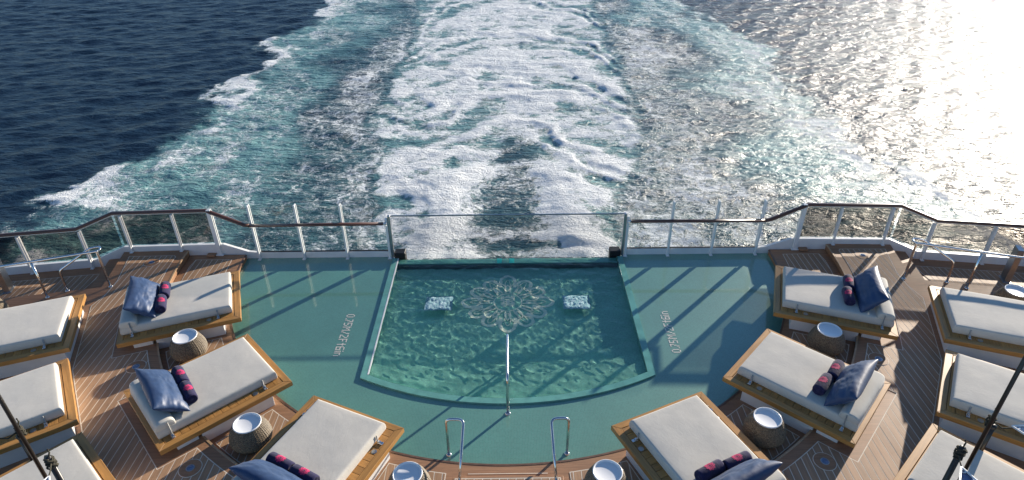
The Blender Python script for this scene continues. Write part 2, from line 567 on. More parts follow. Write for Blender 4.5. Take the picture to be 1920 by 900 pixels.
def build_sea():
    half = graded([(0, 12, 0.13), (12, 34, 0.2), (34, 92, 0.42), (92, 130, 2.5), (130, 400, 30), (400, 6000, 1400)])
    xs = np.concatenate([-half[::-1][:-1], half])
    ys = graded([(-6000, -400, 1400), (-400, 0, 40), (0, 26, 2.0), (26, 44, 0.13), (44, 66, 0.2), (66, 112, 0.36), (112, 150, 3), (150, 400, 30), (400, 12000, 1500)])
    X, Y = np.meshgrid(xs, ys)
    X = X.astype(np.float64); Y = Y.astype(np.float64)
    near = sst(125, 95, np.abs(X)) * sst(20, 26, Y) * sst(140, 110, Y)
    ax = np.abs(X)
    # open-water waves: wind sea running mostly towards the ship's port bow
    Z = np.zeros_like(X)
    r2 = np.random.default_rng(5)
    for i in range(46):
        lam = math.exp(r2.uniform(math.log(0.9), math.log(6.5)))
        th = R(-72) + r2.normal(0, 0.55)
        k = 2 * math.pi / lam
        amp = 0.0125 * lam ** 0.62
        ph = r2.uniform(0, 6.28)
        s = np.sin(k * (X * math.cos(th) + Y * math.sin(th)) + ph)
        Z += 0.48 * amp * (s + 0.25 * s * s)
    wnx = fbm(X / 7 + 40, Y / 9 + 3, 4) - 0.5
    wny = fbm(X / 7 + 90, Y / 9 + 61, 4) - 0.5
    # ---- wake masks
    w = 6.9 + 3.9 * sst(31, 52, Y) + 0.05 * np.clip(Y - 52, 0, 80) + 4.5 * wnx
    core = sst(w + 0.9, w - 1.3, ax)
    gap = np.exp(-(np.abs(X - 0.2 + 3.0 * wny) / (2.7 - 1.5 * sst(33, 50, Y) + 2.0 * wnx)) ** 3) * sst(53, 46, Y + 5 * wnx)
    xx = X + 6 * wnx
    phs = (Y + 0.075 * np.clip(np.abs(xx) - 0.5, 0, 14) ** 2 + 7 * wny) * (2 * math.pi / (4.2 + 0.02 * (Y - 31)))
    band = 0.5 + 0.5 * np.sin(phs + 2.0 * np.sin(phs * 0.37 + 1.0))
    band = band ** 1.3
    lump = fbm(X / 2.2 + 3 * wny, Y / 2.0 + 8, 4, 0.5)
    fade = 1 - 0.28 * sst(60, 112, Y)
    ridge = np.exp(-((X - 0.3 + 5 * wnx) / 1.5) ** 2) * sst(46, 53, Y)
    jets = (np.exp(-((ax - 4.2) / 2.6) ** 2)) * sst(50, 38, Y)
    soft = sst(w + 0.6, w - 4.5, ax)
    dens_core = core * (0.17 + 0.46 * band * (0.5 + 0.5 * soft) + 1.40 * (lump - 0.5) + 0.40 * ridge + 0.30 * jets + 0.14 * soft) * fade - 0.70 * gap * core * (0.75 + 1.2 * (lump - 0.5)) + 0.14 * core
    # ---- mid and outer zones
    e = 28.0 + 3.4 * sst(47, 38, Y) + 0.8 * np.sin(Y / 9.0) + 7.0 * wnx + 5.0 * (fbm(X / 1.8, Y / 2.2, 4, 0.6) - 0.5)
    inner = sst(e + 0.8, e - 2.6, ax)
    streak = fbm(X / 2.4 + 2 * wnx, Y / 6.5, 4)
    mid = inner * (1 - core) * sst(24, 12, ax + 12 * wny)
    dens = np.maximum(dens_core, mid * (0.33 + 0.60 * (streak - 0.42)))
    outer = inner * (1 - core) * sst(15, 22, ax + 14 * wny)
    dens = np.maximum(dens, outer * (0.20 + 0.55 * (streak - 0.45)))
    patchy = sst(0.36, 0.58, fbm(X / 3.0 + 9, Y / 5.0 + 30, 3))
    edge = np.exp(-((ax - e + 0.9) / np.where(ax > e - 0.9, 0.9, 3.0)) ** 2) * (0.22 + 0.78 * patchy) * np.where(X > 0, 0.7, 1.0)
    dens = np.maximum(dens, edge * (0.78 - 0.15 * sst(60, 110, Y)))
    aer = np.clip(core * (0.80 - 0.5 * gap) + outer * (0.85 + 0.8 * wnx) + mid * (0.42 + 0.6 * wny) + 0.5 * edge, 0, 1)
    aer *= near
    dens = np.clip(dens, 0, 1.0) * near
    # ---- heights
    Z *= 1 - 0.55 * core - 0.25 * inner * (1 - core)
    Z += core * (0.10 * (band - 0.4) + 0.22 * (lump - 0.5) + 0.30 * jets) * (1 - 0.7 * gap)
    Z += inner * (1 - core) * 0.14 * (fbm(X / 1.6, Y / 1.6, 3) - 0.5)
    Z += edge * 0.10
    Z *= near
    ny, nx = X.shape
    V = np.stack([X.ravel(), Y.ravel(), SEA + Z.ravel()], 1)
    idx = np.arange(ny * nx).reshape(ny, nx)
    F = np.stack([idx[:-1, :-1].ravel(), idx[:-1, 1:].ravel(), idx[1:, 1:].ravel(), idx[1:, :-1].ravel()], 1)
    me = bpy.data.meshes.new('sea')
    me.vertices.add(len(V))
    me.vertices.foreach_set('co', V.astype(np.float32).ravel())
    me.loops.add(F.size)
    me.loops.foreach_set('vertex_index', F.astype(np.int32).ravel())
    me.polygons.add(len(F))
    me.polygons.foreach_set('loop_start', np.arange(0, F.size, 4, dtype=np.int32))
    me.polygons.foreach_set('use_smooth', np.ones(len(F), dtype=bool))
    me.update(calc_edges=True)
    for nm, arr in (('foam', dens), ('aer', aer)):
        at = me.attributes.new(nm, 'FLOAT', 'POINT')
        at.data.foreach_set('value', arr.ravel().astype(np.float32))
    me.materials.append(M['sea'])
    o = link(bpy.data.objects.new('sea', me))
    return kind(o, 'structure')
build_sea()

# ------------------------------------------------------------------ hull and decks
bm = bmesh.new()
prism(bm, [(-16, -45), (16, -45), (16, 10.6), (12.5, 12.6), (9.6, 13.3), (-9.6, 13.3), (-12.5, 12.6), (-16, 10.6)], -13.5, -1.7)
hull = tag(obj('ship_hull', bm, M['hull']), 'pale grey stern of the ship below the teak decks', 'ship')

EDGE_R = [(9.25, 13.20), (9.02, 11.745), (10.83, 11.39), (16.0, 10.3)]
def mirror(poly):
    return [(-x, y) for x, y in poly][::-1]
bm = bmesh.new()
right = [(7.73, 13.27)] + EDGE_R + [(16, -4)]
poly = right + mirror(right) + arc(7.73, 180, 0, 1, 120)[1:-1]
prism(bm, poly, -0.45, -0.008)
deck = kind(obj('main_deck', bm, M['margin']), 'structure')

bm = bmesh.new()
poly = arc(6.37, 0.3, 179.7, 1, 130) + arc(7.715, 179.7, 0.3, 1, 130)
prism(bm, poly, -0.45, RING - 0.008)
ring = kind(obj('lower_step_deck', bm, M['margin']), 'structure')

walks = []
for s in (1, -1):
    bm = bmesh.new()
    p = [(9.0, 11.8), (9.2, 13.3), (9.75, 13.15), (12.4, 12.75), (16, 12.2), (16, 10.35), (10.83, 11.41)]
    prism(bm, p if s > 0 else mirror(p), -0.6, WALK - 0.008)
    walks.append(kind(obj('walkway', bm, M['margin']), 'structure'))

def clip_strip(poly, x0, x1):
    """convex pieces of a simple polygon inside x0..x1, joined again into plank outlines"""
    bm = bmesh.new()
    sheet(bm, poly, 0)
    for x, n in ((x0, (1, 0, 0)), (x1, (-1, 0, 0))):
        g = bm.verts[:] + bm.edges[:] + bm.faces[:]
        bmesh.ops.bisect_plane(bm, geom=g, plane_co=(x, 0, 0), plane_no=n, clear_inner=True)
    if not bm.faces:
        bm.free()
        return []
    bmesh.ops.remove_doubles(bm, verts=bm.verts[:], dist=1e-5)
    seen, outs = set(), []
    for f in bm.faces:
        if f.index in seen:
            continue
        comp, st = [], [f]
        seen.add(f.index)
        while st:
            q = st.pop()
            comp.append(q)
            for e in q.edges:
                for k in e.link_faces:
                    if k.index not in seen:
                        seen.add(k.index)
                        st.append(k)
        nxt = {}
        cs = set(comp)
        for q in comp:
            for lp in q.loops:
                e = lp.edge
                if sum(1 for k in e.link_faces if k in cs) == 1:
                    nxt[lp.vert] = lp.link_loop_next.vert
        if not nxt:
            continue
        v0 = next(iter(nxt))
        out, v = [], v0
        for _ in range(500):
            out.append((v.co.x, v.co.y))
            v = nxt.get(v)
            if v is None or v is v0:
                break
        ar = 0.5 * abs(sum(out[i][0] * out[(i + 1) % len(out)][1] - out[(i + 1) % len(out)][0] * out[i][1] for i in range(len(out))))
        if ar > 0.004:
            outs.append(out)
    bm.free()
    return outs

def inset(poly, d):
    """inward offset of a simple polygon (counter-clockwise or not)"""
    n = len(poly)
    ar = sum(poly[i][0] * poly[(i + 1) % n][1] - poly[(i + 1) % n][0] * poly[i][1] for i in range(n))
    s = 1 if ar > 0 else -1
    out = []
    for i in range(n):
        a, b, c = Vector(poly[i - 1]), Vector(poly[i]), Vector(poly[(i + 1) % n])
        d1, d2 = (b - a).normalized(), (c - b).normalized()
        n1, n2 = Vector((-d1.y, d1.x)) * s, Vector((-d2.y, d2.x)) * s
        k = n1 + n2
        den = max(0.35, 1 + n1.dot(n2))
        p = b + k * (d / den)
        out.append((p.x, p.y))
    return out

PITCH, SEAM = 0.129, 0.0145
def plank_field(poly, z, parent, gap=0.015, off=0.0):
    bm = bmesh.new()
    sheet(bm, poly, z - 0.0016)
    c = obj('caulking', bm, M['caulk'], parent)
    pin = inset(poly, gap)
    x0 = math.floor((min(p[0] for p in pin)) / PITCH) * PITCH + off
    x1 = max(p[0] for p in pin)
    x = x0
    while x < x1:
        for pl in clip_strip(pin, x + SEAM / 2, x + PITCH - SEAM / 2):
            bm = bmesh.new()
            prism(bm, pl, z - 0.012, z + random.uniform(-0.0008, 0.0008))
            obj('plank', bm, M['teak'], parent)
        x += PITCH

INNER_A = (20.5, 43.0, 65.5)
OUTER_A = (20.7, 34.2, 47.7)
R_FOOT = 6.08
LEN, WID = 2.25, 1.83

def notch_pts(phi, r, half):
    """main-deck field corners round an inner platform"""
    out = []
    for t in (-half, half):
        ca, sa = math.cos(R(phi)), math.sin(R(phi))
        # local (r along, t across) -> world, t positive towards the bow
        out.append((r * ca - t * sa, CY - (r * sa + t * ca)))
    return out

HB = WID / 2 + 0.085
main_field = [(7.95, 13.02)]
a_prev = 2.5
for phi in INNER_A:
    dphi = math.degrees(math.asin(HB / 7.9))
    main_field += arc(7.9, a_prev, phi - dphi)
    main_field += notch_pts(phi, R_FOOT + LEN + 0.12, HB)
    a_prev = phi + dphi
main_field += arc(7.9, a_prev, 89.9)
main_field += [P(r, a) for r, a in ((9.15, 89.9), (9.17, 81), (9.17, 67.8), (9.17, 54.4), (9.17, 40.9), (9.17, 27.4), (9.15, 14.2))]
main_field += [(8.78, 11.50), (8.80, 12.0), (9.03, 13.0)]
for s in (1, -1):
    plank_field(main_field if s > 0 else mirror(main_field), 0.0, deck)
ring_fields = [[(6.62, 13.05)] + arc(6.62, 3, 12.6) + [P(7.55, 13.6)] + arc(7.55, 12, 3)[:-1] + [(7.5, 13.05)]]
for a0, a1 in ((28.0, 35.6), (50.4, 58.1), (72.6, 82.0)):
    ring_fields.append(arc(6.585, a0 + 0.5, a1 - 0.5) + arc(7.62, a1 + 0.2, a0 - 0.2))
for s in (1, -1):
    for p in ring_fields:
        plank_field(p if s > 0 else mirror(p), RING, ring)
    wf = [(9.62, 12.72), (12.2, 12.33), (15.0, 11.9), (15.0, 10.75), (12.2, 11.25), (9.75, 11.7)]
    plank_field(wf if s > 0 else mirror(wf), WALK, walks[0 if s > 0 else 1])

# nosings: thin pale strip on the step edge, dark strip at the pool edge
bm = bmesh.new()
prism(bm, arc(7.70, 0.5, 179.5, 1, 140) + arc(7.735, 179.5, 0.5, 1, 140), -0.02, -0.002)
obj('step_nosing', bm, simple('brass_nosing', (0.46, 0.30, 0.17), 0.4, 0.15), deck)
bm = bmesh.new()
prism(bm, arc(6.345, 0.5, 179.5, 1, 140) + arc(6.38, 179.5, 0.5, 1, 140), RING - 0.03, RING - 0.003)
obj('pool_edge_nosing', bm, simple('dark_nosing', (0.16, 0.09, 0.06), 0.45, 0.2), ring)
# steps from the main deck down to the side walkways
for s, wk in ((1, walks[0]), (-1, walks[1])):
    bm = bmesh.new()
    p = [(9.03, 11.80), (9.245, 13.16), (9.60, 13.10), (9.40, 11.74)]
    prism(bm, p if s > 0 else mirror(p), -0.4, -0.15)
    obj('step', bm, M['margin'], wk)
# wooden landing step between the two pool handrails
bm = bmesh.new()
box(bm, -0.86, 0.86, 5.3, 6.62, RING - 0.01, -0.03, 0.006)
land = tag(obj('landing_step', bm, M['margin']), 'wide wooden landing step between the two pool entry handrails', 'step')
plank_field([(-0.82, 5.4), (0.82, 5.4), (0.82, 6.585), (-0.82, 6.585)], -0.022, land)
# pale seam on the deck in front of it
bm = bmesh.new()
sheet(bm, [(-0.63, 6.775), (0.63, 6.775), (0.63, 6.762), (-0.63, 6.762)], RING - 0.003)
obj('caulking', bm, M['caulk'], ring)

# deck lamps let into the planking
for n, (x, y, lab) in enumerate([(4.985, 6.81, 'beside the daybed pair next to the pool handrails, sun-glitter side'), (6.98, 9.15, 'between the stern daybed and the middle daybed, sun-glitter side'), (8.36, 12.72, 'by the stern rail on the sun-glitter side')]):
    for s in (1, -1):
        lb = lab if s > 0 else lab.replace('sun-glitter', 'dark-sea')
        t = tag(empty('deck_lamp', (s * x, y, 0)), 'round flush deck lamp ' + lb, 'deck lamp', 'round lamps let into the teak deck')
        bm = bmesh.new(); lathe(bm, [(0, 0.0025), (0.178, 0.0025), (0.178, -0.003)], 40); obj('caulk_ring', bm, M['caulk'], t)
        bm = bmesh.new(); lathe(bm, [(0, 0.006), (0.166, 0.006), (0.168, 0.0)], 40); obj('teak_plate', bm, M['margin'], t)
        bm = bmesh.new(); lathe(bm, [(0.0, 0.009), (0.058, 0.0105), (0.068, 0.0105), (0.07, 0.004)], 32); obj('bezel', bm, M['grey_steel'], t)
        bm = bmesh.new(); lathe(bm, [(0.0, 0.0135), (0.045, 0.0125), (0.055, 0.010)], 32); obj('lens', bm, M['blue_glass'], t, True)

# ------------------------------------------------------------------ pool
PC, PR = 14.27, 5.77
def pool_front(x, d=0.0):
    r = PR + d
    return PC - math.sqrt(r * r - x * x)
def pool_outline(d, y1=13.17, n=40):
    hx = 2.65 + d
    pts = [(hx, y1)]
    for k in range(n + 1):
        x = hx - 2 * hx * k / n
        pts.append((x, pool_front(x, d)))
    pts.append((-hx, y1))
    return pts

bm = bmesh.new()
po = pool_outline(0.14, 13.45)
poly = arc(6.36, 0, 180, 1, 120)
poly[0] = (6.36, 13.45); poly[-1] = (-6.36, 13.45)
sheet(bm, poly + po[::-1], G)
surround = kind(obj('wet_pool_deck', bm, M['mosaic']), 'structure')
surround['label'] = 'green mosaic deck under a film of still water round the pool'

# depth markings, laid in pale tiles
FONT = {
    '0': ['.##.', '#..#', '#..#', '#..#', '#..#', '#..#', '.##.'], '.': ['.', '.', '.', '.', '.', '.', '#'],
    '7': ['###', '..#', '..#', '.#.', '.#.', '#..', '#..'], '5': ['####', '#...', '#...', '###.', '...#', '...#', '###.'],
    'M': ['#...#', '##.##', '#.#.#', '#.#.#', '#...#', '#...#', '#...#'], '/': ['..#', '..#', '..#', '.#.', '.#.', '#..', '#..'],
    '2': ['###.', '...#', '...#', '..#.', '.#..', '#...', '####'], 'F': ['####', '#...', '#...', '###.', '#...', '#...', '#...'],
    't': ['.#.', '.#.', '###', '.#.', '.#.', '.#.', '.#.'], '6': ['.###', '#...', '#...', '####', '#..#', '#..#', '####'],
    'i': ['#', '.', '#', '#', '#', '#', '#'], 'n': ['....', '....', '###.', '#..#', '#..#', '#..#', '#..#'],
}
def marking(o_xy, right, up, text, du, dv):
    bm = bmesh.new()
    c = 0
    for ch in text:
        g = FONT[ch]
        for r_, row in enumerate(g):
            for q, v in enumerate(row):
                if v == '#':
                    u0, v0 = (c + q) * du, (6 - r_) * dv
                    pts = []
                    for a, b in ((0.04, 0.04), (0.96, 0.04), (0.96, 0.96), (0.04, 0.96)):
                        uu, vv = u0 + a * du, v0 + b * dv
                        pts.append(bm.verts.new((o_xy[0] + right[0] * uu + up[0] * vv, o_xy[1] + right[1] * uu + up[1] * vv, G + 0.004)))
                    bm.faces.new(pts)
        c += len(g[0]) + 1
    return obj('depth_marking', bm, M['text_tile'], surround)
TXT = '0.75M/2Ft6in'
ncol = sum(len(FONT[c][0]) + 1 for c in TXT) - 1
du = 1.33 / ncol
for s in (-1, 1):
    if s < 0:
        marking((-3.455, 11.03), (0, -1), (1, 0), TXT, du, 0.026)
    else:
        marking((3.435, 9.70), (0, 1), (-1, 0), TXT, du, 0.026)

# basin
basin = kind(empty('pool_basin', (0, 11, G)), 'structure')
def padd(name, bm, m, smooth=False):
    o = obj(name, bm, m, None, smooth)
    o.parent = basin
    o.location = (0, -11, -G)
    o.cycles.is_caustics_receiver = True
    return o
FLOOR = WATER - 0.23
bm = bmesh.new()
sheet(bm, pool_outline(0.05), FLOOR)
padd('floor', bm, M['basin'])
bm = bmesh.new()
inn, outl = pool_outline(0.0, 13.17), pool_outline(0.14, 13.17)
def wall_strip(bm, a, b, za, zb):
    for i in range(len(a) - 1):
        q = [bm.verts.new((*a[i], za)), bm.verts.new((*a[i + 1], za)), bm.verts.new((*b[i + 1], zb)), bm.verts.new((*b[i], zb))]
        bm.faces.new(q)
wall_strip(bm, inn, inn, FLOOR - 0.02, G + 0.031)
padd('wall', bm, M['basin'])
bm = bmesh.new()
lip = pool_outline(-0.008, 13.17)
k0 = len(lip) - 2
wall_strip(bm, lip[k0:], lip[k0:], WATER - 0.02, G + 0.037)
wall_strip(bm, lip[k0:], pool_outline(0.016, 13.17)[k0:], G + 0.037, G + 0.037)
padd('painted_sunlit_edge', bm, M['enamel'])  # added white strip: imitates sun glare on the inner edge of one side
bm = bmesh.new()
in2 = pool_outline(0.006, 13.17)
wall_strip(bm, in2, outl, G + 0.034, G + 0.034)
wall_strip(bm, outl, outl, G - 0.02, G + 0.034)
bmesh.ops.remove_doubles(bm, verts=bm.verts[:], dist=1e-4)
padd('rim', bm, M['rim'])
# curved steps under the front edge
for k in range(3):
    bm = bmesh.new()
    d0, d1 = -0.34 * (k + 1), -0.34 * k + (0.01 if k == 0 else 0)
    hx = 2.645
    n = 40
    f = [(hx - 2 * hx * i / n) for i in range(n + 1)]
    pa = [(x, pool_front(x, d0) if abs(x) < PR + d0 else PC) for x in f]
    pb = [(x, pool_front(x, 0.0) + 0.004) for x in f]
    zt = WATER - 0.058 * (k + 1)
    for i in range(n):
        for (A, B, z0, z1) in ((pa, pb, zt, zt), (pa, pa, zt, zt - 0.062)):
            bm.faces.new([bm.verts.new((*A[i], z1)), bm.verts.new((*A[i + 1], z1)), bm.verts.new((*B[i + 1], z0)), bm.verts.new((*B[i], z0))])
    bmesh.ops.remove_doubles(bm, verts=bm.verts[:], dist=1e-4)
    padd('step', bm, M['basin'])
bm = bmesh.new()
box(bm, -2.648, 2.648, 12.96, 13.165, FLOOR - 0.1, WATER - 0.022, 0.01)
padd('weir', bm, M['rim'])
bm = bmesh.new()
box(bm, -2.648, 2.648, 12.895, 12.958, FLOOR - 0.1, WATER - 0.07)
padd('overflow_grate', bm, M['grate'])
bm = bmesh.new()
for x in (-0.26, 0.04):
    box(bm, x, x + 0.12, 12.97, 13.16, WATER - 0.03, WATER - 0.018)
padd('marker_tiles', bm, M['cyan_tile'])['kind'] = 'stuff'

# rosette laid in ivory tile on the pool floor
def ribbon(bm, pts, wd, z, closed=False):
    n = len(pts)
    L_, R_ = [], []
    for i in range(n):
        a = Vector(pts[i - 1] if (i or closed) else pts[0])
        b = Vector(pts[(i + 1) % n] if (i < n - 1 or closed) else pts[-1])
        t = (b - a).normalized() if (b - a).length > 1e-6 else Vector((1, 0))
        nn = Vector((-t.y, t.x))
        p = Vector(pts[i])
        w_ = wd * (0.8 + 0.4 * math.sin(i * 1.7) ** 2)
        L_.append(bm.verts.new((*(p + nn * w_ / 2), z)))
        R_.append(bm.verts.new((*(p - nn * w_ / 2), z)))
    for i in range(n if closed else n - 1):
        j = (i + 1) % n
        bm.faces.new((L_[i], L_[j], R_[j], R_[i]))

FX, FY, FS = 0.0, 11.56, 0.95
def petal(th, r0, r1, half, tip=0.0, n=14):
    pts = []
    for k in range(n + 1):
        t = k / n
        u = -1 + 2 * t
        rr = r0 + (r1 - r0) * (1 - abs(u) ** 2.4) + tip * max(0, 1 - abs(u) * 5)
        a = th + half * math.copysign(abs(u) ** 0.75, u)
        pts.append((FX + FS * rr * math.cos(a), FY + FS * rr * math.sin(a)))
    return pts
bm = bmesh.new()
zf = FLOOR + 0.005
for k in range(12):
    th = R(30 * k)
    long_ = k % 3 == 0
    ribbon(bm, petal(th, 0.60, 1.03 if long_ else 0.97, R(15.5), 0.04 if long_ else 0), 0.075, zf + 0.0004 * k)
for k in range(12):
    th = R(30 * k + 15)
    ribbon(bm, petal(th, 0.42, 0.74, R(12), 0.05), 0.036, zf + 0.006 + 0.0004 * k)
for k in range(12):
    th = R(30 * k)
    ribbon(bm, petal(th, 0.36, 0.62, R(9), 0.06), 0.032, zf + 0.012 + 0.0004 * k)
    ribbon(bm, petal(th, 0.62, 0.86, R(6), 0.03), 0.02, zf + 0.018 + 0.0004 * k)
ribbon(bm, [(FX + FS * 0.33 * math.cos(R(6 * k)), FY + FS * 0.33 * math.sin(R(6 * k))) for k in range(60)], 0.03, zf, True)
# emblem in the middle: a blocky crest of tiles
crest = ['##.##.##', '########', '##....##', '#.####.#', '##.##.##', '.######.', '##.##.##', '########', '##.##.##', '.##..##.']
for j, row in enumerate(crest):
    for i, c in enumerate(row):
        if c == '#':
            x0, y0 = FX - 0.152 + i * 0.038, FY + 0.19 - j * 0.038
            bm.faces.new([bm.verts.new((x0 + a, y0 + b, zf)) for a, b in ((0, 0), (0.037, 0), (0.037, 0.037), (0, 0.037))])
padd('rosette_mosaic', bm, M['ivory_tile'])

# water surface
def build_water():
    nx, ny = 420, 380
    t = np.linspace(-1, 1, nx)
    xs = t * 2.649
    yf = PC - np.sqrt(PR * PR - xs * xs)
    v = np.linspace(0, 1, ny)[:, None]
    Y = (yf[None, :] + 0.002) + v * (13.185 - yf[None, :])
    X = np.repeat(xs[None, :], ny, 0)
    Z = np.zeros_like(X)
    r2 = np.random.default_rng(3)
    for i in range(46):
        lam = math.exp(r2.uniform(math.log(0.12), math.log(0.55)))
        a = r2.uniform(0, 6.28) if i % 2 else R(90) + r2.normal(0, 0.5)
        Z += 0.0011 * lam / 0.4 * np.sin(2 * math.pi / lam * (X * math.cos(a) + Y * math.sin(a)) + r2.uniform(0, 6.28)) * 0.80
    # a livelier, longer ripple crosses the deep end
    Z *= 1.0 + 0.5 * sst(10.4, 12.4, Y)
    V = np.stack([X.ravel(), Y.ravel(), WATER + Z.ravel()], 1)
    idx = np.arange(nx * ny).reshape(ny, nx)
    F = np.stack([idx[:-1, :-1].ravel(), idx[:-1, 1:].ravel(), idx[1:, 1:].ravel(), idx[1:, :-1].ravel()], 1)
    me = bpy.data.meshes.new('pool_water')
    me.from_pydata(V.tolist(), [], F.tolist())
    me.polygons.foreach_set('use_smooth', np.ones(len(F), dtype=bool))
    me.materials.append(M['pool_water'])
    o = link(bpy.data.objects.new('pool_water', me))
    o.cycles.is_caustics_caster = True
    return kind(o, 'structure')
build_water()

# two square patches where water wells up over the jets
for s in (-1, 1):
    n = 30
    me_bm = bmesh.new()
    grid = []
    for j in range(n + 1):
        row = []
        for i in range(n + 1):
            u, v = i / n - 0.5, j / n - 0.5
            ed = min(1, 8 * (0.5 - max(abs(u), abs(v))))
            z = 0.012 * ed + ed * 0.014 * (float(vnoise(np.array(u * 14 + 40 * s), np.array(v * 9 + 3))) - 0.5) + ed * 0.008 * (float(vnoise(np.array(u * 31 + 7), np.array(v * 22))) - 0.5)
            wob = 0.02 * (float(vnoise(np.array(u * 9 + 3), np.array(v * 9 + 70 * s))) - 0.5)
            row.append(me_bm.verts.new((u * 0.60 + wob, v * 0.50 + wob, z)))
        grid.append(row)
    for j in range(n):
        for i in range(n):
            me_bm.faces.new((grid[j][i], grid[j][i + 1], grid[j + 1][i + 1], grid[j + 1][i]))
    o = obj('water_jet_patch', me_bm, M['jet'], None, True)
    o.location = (s * 1.51, 11.38, WATER - 0.006)
    tag(o, 'square patch of churning pale water beside the rosette, ' + ('sun-glitter side' if s > 0 else 'dark-sea side'), 'water jet', 'square water jets in the pool')

# ------------------------------------------------------------------ stern rail
def section(name, label, s):
    return tag(empty(name, (0, 0, 0)), label, 'balustrade')

def wall_run(bm, pts, zb, thick):
    """low wall along pts [(x, y, ztop)] with outside offset thick in +y"""
    for (x0, y0, z0), (x1, y1, z1) in zip(pts, pts[1:]):
        vs_ = []
        for (x, y, z) in ((x0, y0, zb), (x1, y1, zb), (x1, y1, z1), (x0, y0, z0), (x0, y0 + thick, zb), (x1, y1 + thick, zb), (x1, y1 + thick, z1), (x0, y0 + thick, z0)):
            vs_.append(bm.verts.new((x, y, z)))
        for f in ((0, 1, 2, 3), (5, 4, 7, 6), (3, 2, 6, 7), (1, 0, 4, 5), (4, 0, 3, 7), (1, 5, 6, 2)):
            bm.faces.new([vs_[i] for i in f])

def post(parent, x, y, z0, z1, w_=0.05, d_=0.075, name='post', m='white', foot=True):
    bm = bmesh.new()
    box(bm, x - w_ / 2, x + w_ / 2, y - d_, y, z0, z1, 0.006)
    box(bm, x - w_ * 0.3, x + w_ * 0.3, y + 0.002, y + 0.062, z0 + 0.2, z1 - 0.004, 0.004)
    box(bm, x + w_ / 2 * 0.4, x + w_ / 2 + 0.014, y - 0.01, y + 0.02, z0 + 0.1, z1 - 0.01)
    o = obj(name, bm, M[m], parent)
    if foot:
        bm = bmesh.new()
        box(bm, x - w_ * 0.9, x + w_ * 0.9, y - d_ - 0.03, y - 0.002, z0 - 0.001, z0 + 0.022, 0.004)
        obj('foot', bm, M[m], o)
    return o

def pane(parent, p0, p1, zb0, zb1, zt0, zt1, m, th=0.012):
    d = (Vector(p1) - Vector(p0)).normalized()
    n = Vector((-d.y, d.x)) * th / 2
    a, b = Vector(p0), Vector(p1)
    bm = bmesh.new()
    v = [bm.verts.new((q.x, q.y, z)) for q, z in ((a - n, zb0), (b - n, zb1), (b - n, zt1), (a - n, zt0), (a + n, zb0), (b + n, zb1), (b + n, zt1), (a + n, zt0))]
    for f in ((0, 1, 2, 3), (5, 4, 7, 6), (3, 2, 6, 7), (1, 0, 4, 5), (4, 0, 3, 7), (1, 5, 6, 2)):
        bm.faces.new([v[i] for i in f])
    return obj('pane', bm, m, parent)

